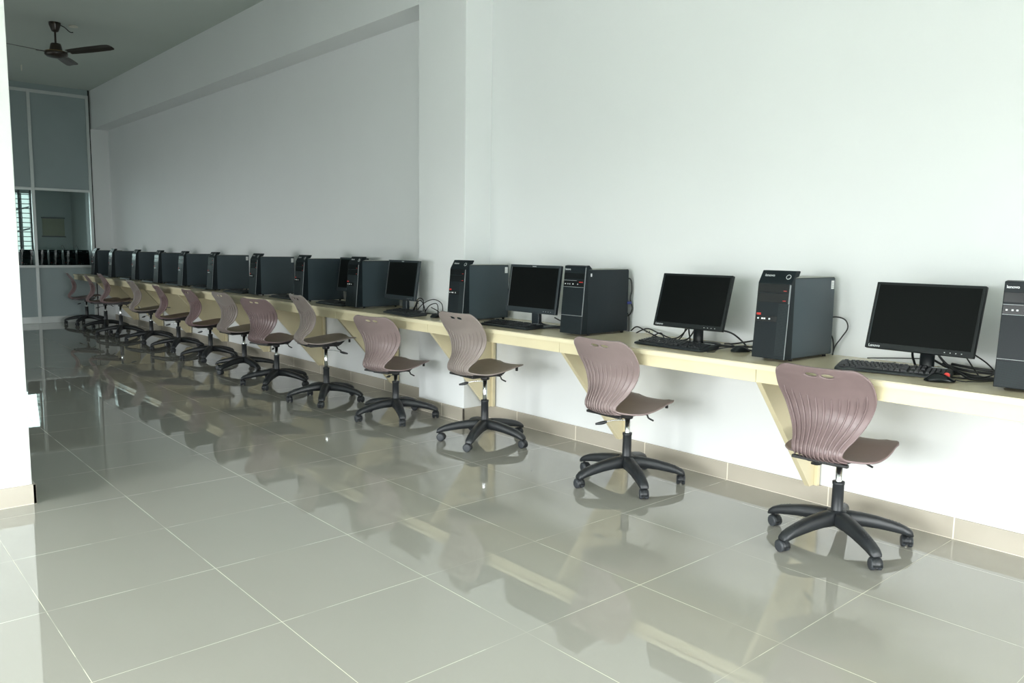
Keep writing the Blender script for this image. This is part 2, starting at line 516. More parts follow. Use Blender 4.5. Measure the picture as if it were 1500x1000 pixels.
    for i in range(len(rows)-1):
        for j in range(NU):
            if not keep[i][j]: continue
            bm.faces.new((A[i][j], A[i][j+1], A[i+1][j+1], A[i+1][j]))
            bm.faces.new((B[i][j], B[i+1][j], B[i+1][j+1], B[i][j+1]))
            for (di, dj, e0, e1) in ((-1, 0, (i, j), (i, j+1)), (1, 0, (i+1, j+1), (i+1, j)), (0, -1, (i+1, j), (i, j)), (0, 1, (i, j+1), (i+1, j+1))):
                if not k(i+di, j+dj):
                    bm.faces.new((A[e0[0]][e0[1]], B[e0[0]][e0[1]], B[e1[0]][e1[1]], A[e1[0]][e1[1]]))
    bmesh.ops.remove_doubles(bm, verts=bm.verts, dist=.0002)
    bmesh.ops.recalc_face_normals(bm, faces=bm.faces)
    for f in bm.faces: f.smooth = True
    mb = MB(); mb.bm.free(); mb.bm = bm; mb.mi(m)
    # raised ribs on the outer face, fanning out upward from the waist
    for q in range(11):
        u = -.84 + 1.68*q/10
        s0 = .150 - .040*u*u; s1 = .47
        pts = []
        n = 26
        for a in range(n+1):
            s = s0 + (s1-s0)*a/n
            pts.append(surf(u, s, -TH/2-.0034*min(1, .3+a/4)))
        mb.tube(pts, lambda t: .0040*min(1, .25+t*10), m, 6)
    # rolled rim along both side edges and the top
    for sgn in (-1, 1):
        pts = [surf(sgn*.985, .03+(Ltot-.07-.03)*a/60, 0) for a in range(61)]
        mb.tube(pts, .0052, m, 6)
    return mb

def star_base():
    b = MB()
    b.lathe([(.030, .088), (.048, .090), (.050, .130), (.040, .150), (.030, .152)], M['black_nylon'], 24)
    for q in range(5):
        an = 2*PI*q/5; ca, sa = math.cos(an), math.sin(an)
        st = [(.02, .150, .092, .036), (.06, .149, .092, .035), (.11, .144, .092, .032), (.17, .134, .086, .0295), (.23, .119, .076, .0275), (.275, .105, .067, .026),
              (.305, .091, .0585, .0255), (.320, .078, .056, .022), (.324, .066, .057, .017)]
        rings = []
        for r, zt, zb, hw in st:
            c = .32*hw
            ring = [(-hw, zb), (-hw*1.02, zb+.5*(zt-zb)), (-hw+c*.3, zt-c), (-hw+c, zt-c*.25), (0, zt+.001), (hw-c, zt-c*.25), (hw-c*.3, zt-c), (hw*1.02, zb+.5*(zt-zb)), (hw, zb)]
            rings.append([Vector((r*ca - y*sa, r*sa + y*ca, z)) for y, z in ring])
        b.sweep(rings, M['black_nylon'])
        for k in range(4):
            for d in (-1, 0, 1):
                r = .225+.014*k; y = .009*d
                zt = .1203-.30*(r-.225)
                b.lathe([(.0022, 0), (.0018, .0014)], M['grey_wheel'], 6, T(r*ca-y*sa, r*sa+y*ca, zt+.0005-abs(d)*.001))
    return b
def caster():
    b = MB()
    b.tube([(0, 0, .066), (0, 0, .045)], .007, M['black_metal'], 8)
    for sgn in (-1, 1):
        R = T(-.012, sgn*.0145, .026) @ rotm('X', 90)
        b.lathe([(.012, -.0095), (.022, -.0095), (.026, -.006), (.026, .006), (.022, .0095), (.012, .0095)], M['grey_wheel'], 20, R)
    # hood over the twin wheels
    rings = []
    for k in range(9):
        a = math.radians(-10 + 200*k/8)
        c, s_ = math.cos(a), math.sin(a)
        rings.append([Vector((-.012+c*.0285, y, .026+s_*.0285)) for y in (-.0185, -.006, .006, .0185)] +
                     [Vector((-.012+c*.0265, y, .026+s_*.0265)) for y in (.0185, .006, -.006, -.0185)])
    b.sweep(rings, M['black_nylon'])
    b.box(-.030, .010, -.004, .004, .012, .050, M['black_nylon'])
    return b

def make_chair():
    c = empty('swivel_chair', (0, 0, 0))
    chair_shell(M['mauve']).build('seat_shell', c)
    b = MB()
    b.box(-.16, .09, -.075, .075, .388, .404, M['black_metal'], .003)
    b.box(-.205, -.185, -.125, .125, .402, .416, M['black_metal'], .003)
    for y in (-.06, .06): b.prism([(-.20, .405), (-.16, .392), (.10, .396), (.14, .428), (.10, .420), (-.16, .412)], y-.012, y+.012, 'y', M['black_metal'])
    b.lathe([(.026, .360), (.030, .366), (.030, .392)], M['black_metal'], 18)
    for x, y in ((.15, -.15), (.15, .15)): b.lathe([(.009, .425), (.009, .450)], M['black_metal'], 10, T(x, y, 0))
    b.build('seat_plate', c)
    b = MB(); b.tube([(.03, -.07, .394), (.06, -.085, .388), (.07, -.09, .368), (.095, -.105, .352)], .005, M['black_metal'], 8, 4)
    b.build('tilt_lever', c)
    b = MB(); b.tube([(-.01, .01, .350), (-.045, .055, .346), (-.075, .095, .334)], .003, M['chrome'], 8, 4)
    b.build('height_lever', c)
    hl = [o for o in kids(c) if o.name.startswith('height_lever')][0]
    b = MB(); b.tube([(-.072, .090, .335), (-.090, .112, .326), (-.112, .140, .318)], lambda t: .006+.004*math.sin(PI*min(1, t*1.1)), M['black_nylon'], 10, 4)
    o = b.build('lever_paddle', hl); o['label'] = 'black paddle on the chrome lever'
    b = MB(); b.lathe([(.0145, .165), (.0145, .372)], M['chrome'], 20); b.build('gas_lift', c)
    b = MB(); b.lathe([(.027, .135), (.027, .150), (.0255, .155), (.0245, .268), (.0265, .270), (.0265, .282), (.018, .283)], M['black_nylon'], 24); b.build('lift_cover', c)
    s = star_base().build('star_base', c)
    for q in range(5):
        an = 2*PI*q/5
        w = caster().build('caster', s) if q == 0 else None
        if w is None:
            w = first.copy(); COL.objects.link(w); w.parent = s
        else: first = w
        w.location = (.303*math.cos(an), .303*math.sin(an), 0)
        w.rotation_euler.z = random.uniform(0, 2*PI)
    return c

# (x, y, raise, heading, base phase, plastic, label)
chairs = [
 (2.244, -2.668, .000, 1, 20, 'mauve', 'mauve plastic swivel chair at the near end of the row, below the slate grey tower'),
 (2.226, -1.455, .003, -1, 22, 'mauve_pale', 'mauve plastic swivel chair second from the near end, in front of the chrome-lined tower'),
 (2.205, -.228, .060, -1, 68, 'mauve_grey', 'pale greyish swivel chair raised high before the white wall column, dark slots in its back'),
 (2.145, .765, -.030, 12, 30, 'mauve_pale', 'mauve swivel chair set low with its backrest below the desk top, just beyond the column'),
 (2.060, 1.690, .078, -9, 18, 'mauve_grey', 'greyish swivel chair raised high on a long chrome post, second beyond the column'),
 (2.070, 2.655, -.005, 15, 10, 'mauve', 'mauve swivel chair third beyond the column, turned so both back slots show bright'),
 (2.165, 3.615, .000, 2, 56, 'mauve_grey', 'greyish swivel chair fourth beyond the column, just past the mauve one with bright slots'),
 (2.225, 4.690, -.026, -3, 20, 'mauve_dark', 'maroon swivel chair fifth beyond the column, sixth from the last along the desk'),
 (2.225, 5.730, -.026, -7, 24, 'mauve_dark', 'maroon swivel chair fifth from the glass partition end'),
 (2.205, 6.700, .000, -4, 20, 'mauve_grey', 'greyish swivel chair fourth from the glass partition end'),
 (2.105, 7.690, .052, -6, 30, 'mauve_dark', 'dark maroon swivel chair raised high, third from the glass partition end'),
 (2.160, 8.660, .000, -8, 40, 'mauve_dark', 'dark maroon swivel chair second from the glass partition end'),
 (2.150, 9.700, -.004, -8, 15, 'mauve_dark', 'dark maroon swivel chair last in the row, right beside the glass partition'),
]
proto_chair = make_chair()
shells = {'mauve': None}
for i, (x, y, dz, hd, ph, pl, lab) in enumerate(chairs):
    o = proto_chair if i == 0 else copy_tree(proto_chair)
    o.location = (x, y, 0); o.rotation_euler.z = math.radians(hd)
    tag(o, lab, 'chair', 'swivel chairs along the desk')
    prev = chairs[0][2]
    for ch in kids(o):
        nm = ch.name.split('.')[0]
        if nm in ('seat_shell', 'seat_plate', 'tilt_lever', 'height_lever', 'gas_lift'):
            ch.location.z = dz
        if nm == 'star_base': ch.rotation_euler.z = math.radians(ph-hd)
        if nm == 'height_lever': ch.rotation_euler.z = math.radians([-62, 0, 0, -62, -150, -66, -100, -10, 0, -15, -150, 0, 0][i])
        if nm == 'seat_shell':
            if i > 0 and pl != 'mauve':
                if pl not in shells:
                    me = ch.data.copy(); me.materials[0] = M[pl]; shells[pl] = me
                ch.data = shells[pl]

# ------------------------------------------------------------------ computer towers
def tower_common(root, side, plain_bezel):
    b = MB()
    # case: metal box behind the bezel
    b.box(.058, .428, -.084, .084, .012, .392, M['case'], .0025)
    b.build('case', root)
    b = MB(); b.box(.060, .427, -.0865, -.084, .016, .388, side, .001)
    b.build('side_panel', root)
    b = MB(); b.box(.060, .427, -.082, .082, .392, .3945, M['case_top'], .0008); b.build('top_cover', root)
    for x in (.09, .40):
        for y in (-.065, .065):
            b = MB(); b.lathe([(.009, 0), (.010, .012)], M['black_metal'], 12, T(x, y, 0)); b.build('foot', root)

FR = Matrix(((0, 0, -1, 0), (-1, 0, 0, 0), (0, 1, 0, 0), (0, 0, 0, 1)))   # text plane -> front face (reads along -y, up z, faces -x)
def make_tower_a(side):
    """upright tower: wedge bezel with an overhanging slanted hood"""
    t = empty('computer_tower', (0, 0, 0))
    tower_common(t, side, False)
    def fx(z): return .030*(z-.012)/.355          # front face leans back a little
    b = MB()
    b.prism([(0, .012), (fx(.367), .367), (.066, .425), (.100, .425), (.104, .420), (.090, .398), (.062, .392), (.062, .012)], -.0875, .0875, 'y', M['bezel'], .002)
    fb = b.build('front_bezel', t)
    sh = lambda z0, z1, y0, y1, d, m, nm, par=t: MB().prism([(fx(z0)-d, z0), (fx(z1)-d, z1), (fx(z1)+.004, z1), (fx(z0)+.004, z0)], y0, y1, 'y', m, .0006).build(nm, par)
    sh(.322, .362, -.076, .083, .0012, M['bay'], 'drive_bay_cover')
    sh(.276, .318, -.076, .083, .0012, M['bay'], 'drive_bay_cover')
    sh(.272, .360, -.0868, -.0795, .0020, M['bezel_edge'], 'edge_strip')
    sh(.013, .270, -.0868, -.0835, .0016, M['bezel_edge'], 'edge_strip')
    sh(.030, .270, -.0815, -.032, .0012, M['mesh'], 'vent_panel')
    sh(.214, .224, .058, .080, .0016, M['red'], 'red_badge')
    sh(.185, .212, -.028, .083, .0012, M['bay'], 'port_strip')
    for y, m in ((.070, 'silver'), (.048, 'white'), (.036, 'white'), (.010, 'silver')):
        sh(.1945, .2015, y-.0045, y+.0045, .0025, M[m], 'front_port')
    for z in (.284, .330): sh(z, z+.003, -.066, -.050, .0018, M['red'], 'drive_button')
    # slanted hood: lettering and round power button
    dx, dz = .066-fx(.367), .425-.367; l = math.hypot(dx, dz)
    ex = Vector((0, -1, 0)); ey = Vector((dx/l, 0, dz/l)); ez = ex.cross(ey)
    H = Matrix(((ex.x, ey.x, ez.x, 0), (ex.y, ey.y, ez.y, 0), (ex.z, ey.z, ez.z, 0), (0, 0, 0, 1)))
    H.translation = Vector((fx(.367), 0, .367))
    b = MB(); b.text('lenovo', .019, M['silver'], H @ T(-.066, l*.52, .0004)); b.build('front_lettering', t)
    b = MB()
    b.lathe([(.0125, 0), (.0125, .002), (.0098, .002), (.0098, .0005)], M['silver'], 24, H @ T(.060, l*.50, .0), caps=False)
    b.lathe([(.0098, .0), (.0098, .0012)], M['bezel'], 24, H @ T(.060, l*.50, 0)); b.build('power_button', t)
    return t
def make_tower_b():
    """squarer tower: lean front door panel, chrome-lined port strip, wedge bezel"""
    t = empty('computer_tower', (0, 0, 0))
    tower_common(t, M['case'], True)
    def fx(z): return .036*(z-.012)/.40
    b = MB()
    b.prism([(0, .012), (fx(.412), .414), (.064, .418), (.092, .394), (.060, .392), (.060, .012)], -.0875, .0875, 'y', M['bezel'], .003)
    b.build('front_bezel', t)
    sh = lambda z0, z1, y0, y1, d, m, nm, par=t: MB().prism([(fx(z0)-d, z0), (fx(z1)-d, z1), (fx(z1)+.004, z1), (fx(z0)+.004, z0)], y0, y1, 'y', m, .0006).build(nm, par)
    sh(.335, .372, -.078, .084, .0015, M['bay'], 'drive_bay_cover')
    sh(.290, .328, -.078, .084, .0010, M['bay'], 'port_strip')
    sh(.326, .3275, -.020, .084, .0022, M['silver'], 'trim_line'); sh(.288, .2895, -.078, .084, .0022, M['silver'], 'trim_line')
    for y, m in ((.070, 'white'), (.050, 'silver'), (.034, 'silver'), (.008, 'white'), (-.030, 'silver')): sh(.303, .309, y-.0035, y+.0035, .0025, M[m], 'front_port')
    sh(.316, .321, -.070, -.040, .0020, M['red'], 'red_badge')
    sh(.122, .286, -.080, .085, .0022, M['bezel'], 'door_panel')
    sh(.1195, .1210, -.084, .085, .0022, M['silver'], 'trim_line')
    sh(.118, .405, -.0868, -.0830, .0024, M['bezel_edge'], 'edge_strip')
    b = MB(); b.text('lenovo', .016, M['silver'], T(fx(.388)-.0022, .078, .388) @ FR); b.build('front_lettering', t)
    return t
def sticker(root, x0, x1, z0, z1):
    b = MB(); b.box(x0, x1, -.0872, -.0866, z0, z1, M['white'])
    for k in range(4):
        z = z0 + (z1-z0)*(.18+.2*k); b.box(x0+.004, x1-.004, -.0874, -.0871, z, z+(z1-z0)*.05, M['sticker_print'])
    o = b.build('sticker', root); o['label'] = 'white printed sticker'; return o
def cord(root, pts, r=.0035, name='power_cord', plug=None):
    b = MB(); b.tube(pts, r, M['cable'], 8, 8)
    if plug: b.box(plug[0]-.018, plug[0]+.018, plug[1]-.012, plug[1]+.012, plug[2]-.008, plug[2]+.008, plug[3], .002)
    return b.build(name, root)

TG = 'computer towers on the wall desk'
tA = make_tower_a(M['case_grey'])
tA.location = (2.222, -2.298, DZ); tA.rotation_euler.z = math.radians(-1.5)
tag(tA, 'slate grey computer tower with red badge, standing between the two wide tilted monitors', 'computer tower', TG)
bare = copy_tree(tA)                                   # no sticker
tB = make_tower_b()
tB.location = (2.232, -.985, DZ); tB.rotation_euler.z = math.radians(1)
tag(tB, 'black computer tower with chrome-lined front and small square sticker, right of a slate framed monitor', 'computer tower', TG)
t0 = copy_tree(tB); t0.location = (2.222, -3.343, DZ); t0.rotation_euler.z = 0
tag(t0, 'black computer tower with speckled lower grille, cut off at the edge of the picture', 'computer tower', TG)
def lower_mesh(root):
    fxx = lambda z: .036*(z-.012)/.40
    b = MB(); b.prism([(fxx(.02)-.0016, .02), (fxx(.112)-.0016, .112), (fxx(.112)+.003, .112), (fxx(.02)+.003, .02)], -.08, .082, 'y', M['mesh'], .0005); b.build('vent_panel', root)
lower_mesh(t0)
o = MB().box(.075, .087, -.0874, -.0866, .352, .370, M['white']).build('sticker', tB); o['label'] = 'small white square sticker'
sticker(tA, .392, .418, .335, .376)
stick = tA
rows = [
 (2.222, .135, 1, True, 'dark computer tower with white corner sticker, standing against the white wall column'),
 (2.212, 1.540, 0, False, 'dark slate tower half hidden by a small monitor, first tower beyond the column'),
 (2.205, 2.480, 0, True, 'computer tower with white corner sticker, second beyond the column'),
 (2.215, 3.510, 0, True, 'computer tower with white corner sticker, third beyond the column'),
 (2.195, 4.600, -1, True, 'computer tower with white corner sticker, sixth from the glass partition end'),
 (2.190, 5.530, -1, False, 'dark computer tower fifth in the row from the glass partition end'),
 (2.195, 6.440, -1, False, 'dark computer tower fourth in the row from the glass partition end'),
 (2.195, 7.380, -1, False, 'dark computer tower third in the row from the glass partition end'),
 (2.190, 8.490, -1, False, 'dark computer tower next to last, second from the glass partition'),
]
towers = []
for x, y, rz, st, lab in rows:
    o = copy_tree(stick if st else bare); o.location = (x, y, DZ); o.rotation_euler.z = math.radians(rz)
    tag(o, lab, 'computer tower', TG); towers.append(o)
for ch in [bare]:
    ch.location = (2.19, 9.42, DZ); ch.rotation_euler.z = 0
    tag(ch, 'dark computer tower at the very end of the desk against the glass partition', 'computer tower', TG)
# cords at the backs of the towers
cord(tA, [(.428, -.04, .17), (.440, -.085, .195), (.452, -.135, .185), (.458, -.150, .145), (.450, -.125, .095), (.440, -.100, .05), (.425, -.096, .006)], .0032)
cord(tA, [(.428, -.04, .13), (.445, -.075, .10), (.452, -.085, .05), (.43, -.095, .006)], .0035, 'display_cord')
cord(tB, [(.428, -.06, .335), (.452, -.082, .33), (.462, -.086, .27), (.452, -.084, .21), (.468, -.088, .15), (.452, -.082, .11), (.428, -.07, .10)], .0042, 'display_cord', (.438, -.08, .185, M['blue']))
cord(tB, [(.428, -.07, .13), (.448, -.08, .10), (.446, -.085, .03), (.440, -.09, .006)], .003)

# ------------------------------------------------------------------ monitors
def make_monitor(wide):
    W, H = (.448, .300) if wide else (.476, .312)
    bez = .012 if wide else .017
    chin = .024 if wide else .034
    body = M['mon'] if wide else M['mon_blue']
    tilt = 16 if wide else 8
    zc = .098                                   # bottom of the panel above the desk
    r = empty('monitor', (0, 0, 0))
    TM = T(0, 0, zc) @ rotm('Y', tilt)          # panel bottom at x=0, top leans back to +x
    b = MB()
    b.box(0, .022, -W/2, W/2, 0, H, body, .003, TM)
    b.box(.020, .045, -W*.36, W*.36, H*.12, H*.80, body, .012, TM)
    b.build('casing', r)
    b = MB(); b.box(-.0006, .002, -W/2+bez, W/2-bez, chin, H-bez, M['screen'], .0, TM); b.build('screen', r)
    b = MB(); b.box(-.0022, .001, W/2-bez-.003, W/2-bez, chin, H-bez, M['bezel_edge'] if not wide else M['mon_blue'], 0, TM); b.build('screen_edge', r)
    b = MB()
    if wide: b.text('Lenovo', .017, M['silver'], TM @ T(-.0004, W/2-.016, .0065) @ FR)
    else: b.text('lenovo', .013, M['silver'], TM @ T(-.0004, .022, H-.0135) @ FR)
    b.build('bezel_lettering', r)
    for k in range(4):
        b = MB(); y = -W/2+.045+.022*k; b.box(-.0012, .001, y-.002, y+.002, chin*.42, chin*.42+.003, M['silver'], 0, TM); b.build('menu_button', r)
    b = MB()
    if wide: b.lathe([(.034, .010), (.031, .020), (.030, .14)], body, 20, T(.115, 0, 0) @ Matrix.Diagonal((.6, 1, 1, 1)))
    else: b.box(.050, .078, -.034, .034, .012, .16, body, .004)
    b.box(.030, .135 if wide else .075, -.030, .030, .125, .175, body, .004)
    b.build('neck', r)
    b = MB()
    if wide: b.lathe([(.085, 0), (.088, .004), (.084, .010), (.03, .013)], body, 28, T(.165, 0, 0) @ Matrix.Diagonal((.85, 1.2, 1, 1)))
    else: b.box(.022, .175, -.115, .115, 0, .012, body, .005)
    b.build('stand_base', r)
    return r
MG = 'monitors on the wall desk'
mw = make_monitor(True); mw.location = (2.375, -1.715, DZ)
tag(mw, 'wide tilted black monitor between the chrome-lined tower and the slate grey tower', 'monitor', MG)
mw0 = copy_tree(mw); mw0.location = (2.345, -2.918, DZ); mw0.rotation_euler.z = math.radians(-2)
tag(mw0, 'wide tilted black monitor nearest the camera, right of the slate grey tower', 'monitor', MG)
ms = make_monitor(False); ms.location = (2.345, -.505, DZ)
tag(ms, 'slate framed monitor left of the chrome-lined tower, logo at its top edge', 'monitor', MG)
ms3 = copy_tree(ms); ms3.location = (2.33, 1.000, DZ); ms3.rotation_euler.z = math.radians(-4)
tag(ms3, 'slate framed monitor half covering the first tower beyond the white column', 'monitor', MG)
m4 = copy_tree(ms); m4.location = (2.54, 2.13, DZ); m4.rotation_euler.z = 0
tag(m4, 'dark monitor mostly hidden, only an edge beside the first tower beyond the column', 'monitor', MG)
cord(mw, [(.05, .02, .16), (.075, .035, .08), (.11, .05, .02), (.15, .10, .006), (.16, .20, .006), (.17, .36, .006)], .0042, 'video_cord')
cord(mw, [(.05, .03, .15), (.08, .07, .06), (.10, .14, .006), (.14, .24, .006), (.17, .30, .035), (.18, .37, .006)], .0036, 'power_cord')
cord(mw0, [(.05, .03, .15), (.07, .045, .10), (.10, .05, .05), (.14, .03, .006), (.16, -.12, .006)], .005, 'video_cord')
cord(mw0, [(.05, -.05, .14), (.07, -.07, .08), (.10, -.12, .03), (.15, -.2, .006), (.17, -.3, .006)], .005, 'power_cord')
cord(ms, [(.06, .04, .15), (.08, .055, .09), (.10, .03, .05), (.12, .0, .02), (.16, -.05, .006), (.18, -.2, .006)], .0045, 'video_cord')

# ------------------------------------------------------------------ keyboards and mice
def make_keyboard():
    """local: front edge along y at x=0, depth to +x"""
    k = empty('keyboard', (0, 0, 0))
    W, D = .450, .158
    def zt(x): return .013 + .017*x/D
    b = MB()
    b.prism([(0, .003), (.004, .012), (.016, zt(.016)), (D-.004, zt(D)), (D, zt(D)-.004), (D, .006), (.02, .001)], -W/2, W/2, 'y', M['kb'], .0018)
    b.build('keyboard_body', k)
    b = MB(); p = .0190
    def cap(x, y, w, d):
        z = zt(x)
        b.prism([(y-w/2+.0008, z-.001), (y+w/2-.0008, z-.001), (y+w/2-.0032, z+.0075), (y-w/2+.0032, z+.0075)], x-d/2+.0008, x+d/2-.0008, 'x', M['key'])
    for row in range(6):
        x = .030 + row*.0195 + (.006 if row == 5 else 0)
        y0 = W/2-.014                       # left end seen from the seat is +y
        if row == 0:
            lay = [1.25, 1.25, 1.25, 6.0, 1.25, 1.25, 1.25, 1.5]
        elif row == 1: lay = [2.25]+[1]*10+[2.75]
        elif row == 2: lay = [1.75]+[1]*11+[2.25]
        elif row == 3: lay = [1.5]+[1]*12+[1.5]
        elif row == 4: lay = [1]*13+[2]
        else: lay = [1, -.6]+[1]*4+[-.4]+[1]*4+[-.4]+[1]*4
        y = y0
        for u in lay:
            if u > 0: cap(x, y-u*p/2*.96, u*p*.96, .019)
            y -= abs(u)*p*.96
        yn = y0 - 15.4*p*.96
        for q in range(3):
            if row in (4, 5) or (row == 3) or row == 0 or (row == 1 and q == 1): cap(x, yn-(q+.5)*p*.96, p*.96, .019)
        yn -= 3.3*p*.96
        if row < 5:
            for q in range(4): cap(x, yn-(q+.5)*p*.96, p*.96, .019)
    b.build('keys', k)
    b = MB(); b.box(D-.014, D-.006, -.20, -.14, zt(D)-.0005, zt(D)+.0006, M['silver']); b.build('indicator_strip', k)
    return k
KG = 'keyboards on the wall desk'
kb = make_keyboard()
kb.location = (2.215, -1.705, DZ); kb.rotation_euler.z = math.radians(-3)
tag(kb, 'black keyboard on the desk between the chrome-lined tower and the slate grey tower', 'keyboard', KG)
kspots = [
 (2.263, -2.850, 14, 'black keyboard set askew under the wide monitor nearest the camera'),
 (2.200, -.400, 0, 'black keyboard in front of the slate framed monitor left of the chrome-lined tower'),
 (2.150, .780, -9, 'black keyboard beside the column, below the monitor with tangled cables'),
 (2.215, 1.935, 0, 'black keyboard lying beside the first tower beyond the column'),
 (2.230, 2.930, 0, 'black keyboard between the second and third towers beyond the column'),
 (2.215, 4.02, 2, 'black keyboard left of the third tower beyond the column'),
 (2.215, 5.00, 0, 'black keyboard between the sixth and fifth towers from the partition'),
 (2.215, 5.90, 0, 'black keyboard between the fifth and fourth towers from the partition'),
 (2.215, 6.85, 0, 'black keyboard between the fourth and third towers from the partition'),
 (2.215, 7.85, 0, 'black keyboard between the third and second towers from the partition'),
 (2.215, 8.85, 0, 'black keyboard between the second and last towers by the partition'),
]
kbs = [kb]
for x, y, a, lab in kspots:
    o = copy_tree(kb); o.location = (x, y, DZ); o.rotation_euler.z = math.radians(a)
    tag(o, lab, 'keyboard', KG); kbs.append(o)
cord(kb, [(.155, -.05, .02), (.18, -.10, .006), (.17, -.19, .005), (.10, -.245, .004), (.05, -.27, .005), (.03, -.245, .004)], .002, 'keyboard_cord')
cord(kbs[1], [(.155, .16, .02), (.22, .14, .012), (.27, .02, .02)], .002, 'keyboard_cord')
cord(kbs[1], [(-.045, .13, .0025), (-.04, .20, .006), (-.07, .27, .003), (-.11, .29, .0025), (-.10, .22, .004), (-.09, .10, .0025)], .0018, 'loose_cord')

def make_mouse(glossy):
    m = empty('computer_mouse', (0, 0, 0))
    b = MB(); rings = []
    n = 14
    for i in range(n+1):
        t = i/n; x = -.052 + .104*t
        w = .029*math.sqrt(max(.0, 1-(2*t-1)**4))*(.92+.12*math.sin(PI*t)) + .0015
        h = .034*math.sin(PI*(t**.85)*.92+.12) ; h = max(.008, h)
        ring = []
        for k in range(13):
            a = PI*k/12
            ring.append(Vector((x, w*math.cos(a), .003 + (h-.003)*math.sin(a)**.75)))
        rings.append(ring)
    b.sweep(rings, M['bay'] if glossy else M['mon'])
    b.build('mouse_body', m)
    b = MB(); b.lathe([(.009, -.0035), (.010, -.002), (.010, .002), (.009, .0035)], M['red'] if glossy else M['grey_wheel'], 16, T(.022, 0, .0255) @ rotm('X', 90)); o = b.build('scroll_wheel', m)
    if glossy: o['label'] = 'red scroll wheel'
    b = MB(); b.tube([(.05, 0, .01), (.075, .004, .006), (.10, -.01, .005), (.15, -.03, .005), (.20, -.07, .005), (.26, -.10, .005)], .002, M['cable'], 6, 6); b.build('mouse_cord', m)
    return m
mo = make_mouse(True); mo.location = (2.248, -3.055, DZ); mo.rotation_euler.z = math.radians(-58); mo.scale = (1.12, -1.12, 1.1)
tag(mo, 'glossy black mouse with red scroll wheel near the desk front edge', 'mouse')
mo = make_mouse(False); mo.location = (2.405, -2.035, DZ); mo.rotation_euler.z = math.radians(-30)
tag(mo, 'matte black mouse just left of the slate grey tower', 'mouse')
mo = make_mouse(False); mo.location = (2.275, .425, DZ); mo.rotation_euler.z = math.radians(10)
tag(mo, 'small dark mouse beside the column, partly hidden by the raised greyish chair', 'mouse')

# ------------------------------------------------------------------ loose cables and sockets
def cable(name, label, runs):
    b = MB()
    for pts, r in runs: b.tube([Vector(p) for p in pts], r, M['cable'], 8, 8)
    o = b.build(name); tag(o, label, 'cable'); return o
z = DZ+.005
cable('cable_bundle', 'tangle of black cables on the desk between the wide monitor and the slate grey tower', [
 ([(2.48, -1.80, z+.09), (2.52, -1.90, z+.075), (2.56, -1.96, z+.02), (2.50, -2.02, z), (2.45, -2.10, z+.004), (2.50, -2.17, z)], .0045),
 ([(2.50, -1.72, z), (2.47, -1.86, z+.01), (2.52, -1.98, z+.006), (2.56, -2.08, z+.02), (2.58, -2.18, z+.012)], .0045),
 ([(2.62, -1.80, z), (2.54, -1.92, z+.018), (2.60, -2.04, z+.045), (2.62, -2.15, z+.04), (2.62, -2.20, z+.03)], .0045),
 ([(2.42, -1.83, z+.004), (2.44, -1.93, z+.012), (2.52, -2.00, z+.012), (2.46, -2.12, z+.01), (2.40, -2.19, z)], .004),
 ([(2.34, -1.92, z), (2.38, -1.97, z+.014), (2.45, -1.98, z+.012), (2.50, -1.90, z+.02)], .003)])
cable('cable_bundle', 'two black cables running from the chrome-lined tower to the wide monitor beside it', [
 ([(2.655, -1.10, z+.010), (2.640, -1.16, z+.040), (2.60, -1.27, z+.022), (2.55, -1.42, z), (2.50, -1.57, z+.02), (2.47, -1.66, z+.085)], .0042),
 ([(2.66, -1.14, z), (2.64, -1.24, z+.035), (2.60, -1.36, z+.020), (2.56, -1.50, z), (2.52, -1.62, z+.014), (2.49, -1.69, z+.075)], .0042)])
cable('cable_bundle', 'thick bundle of black cables between the nearest monitor and the tower cut by the frame', [
 ([(2.50, -2.86, z+.085), (2.52, -2.93, z+.045), (2.50, -3.02, z+.012), (2.45, -3.12, z), (2.50, -3.24, z+.008)], .005),
 ([(2.48, -2.96, z+.02), (2.44, -3.06, z+.012), (2.40, -3.12, z), (2.44, -3.20, z+.004), (2.42, -3.26, z+.012)], .005),
 ([(2.56, -2.95, z+.03), (2.52, -3.06, z+.016), (2.55, -3.16, z+.012), (2.56, -3.25, z+.012)], .006),
 ([(2.58, -2.98, z+.03), (2.56, -3.08, z+.024), (2.58, -3.18, z+.02), (2.60, -3.26, z+.02)], .006),
 ([(2.42, -3.10, z+.11), (2.46, -3.16, z+.06), (2.47, -3.18, z+.02), (2.42, -3.12, z), (2.38, -3.05, z)], .003),
 ([(2.40, -3.09, z+.095), (2.43, -3.11, z+.05), (2.45, -3.13, z+.012)], .003),
 ([(2.60, -2.60, z+.012), (2.58, -2.75, z+.03), (2.56, -2.90, z+.045)], .0025)])
cable('cable_bundle', 'looping tangle of thin black cables rising beside the white column', [
 ([(2.40, .90, z+.02), (2.41, .84, z+.09), (2.42, .80, z+.075), (2.42, .76, z)], .004),
 ([(2.40, .92, z), (2.42, .88, z+.06), (2.40, .85, z+.085), (2.38, .83, z)], .004),
 ([(2.36, .82, z), (2.40, .76, z+.075), (2.42, .66, z+.11), (2.43, .57, z+.085), (2.42, .54, z+.02), (2.38, .50, z+.004)], .0035),
 ([(2.40, .66, z+.05), (2.41, .60, z+.03), (2.41, .52, z), (2.40, .44, z+.012), (2.41, .34, z+.045), (2.42, .25, z+.05), (2.42, .21, z+.02)], .0038),
 ([(2.39, .74, z), (2.41, .70, z+.06), (2.43, .64, z+.08), (2.42, .60, z+.05), (2.40, .58, z)], .0035),
 ([(2.44, .95, z), (2.43, .88, z+.10), (2.43, .81, z+.095), (2.41, .78, z+.01)], .0038),
 ([(2.30, .90, z), (2.36, .80, z), (2.38, .66, z+.004), (2.36, .50, z+.01), (2.34, .42, z)], .004)])
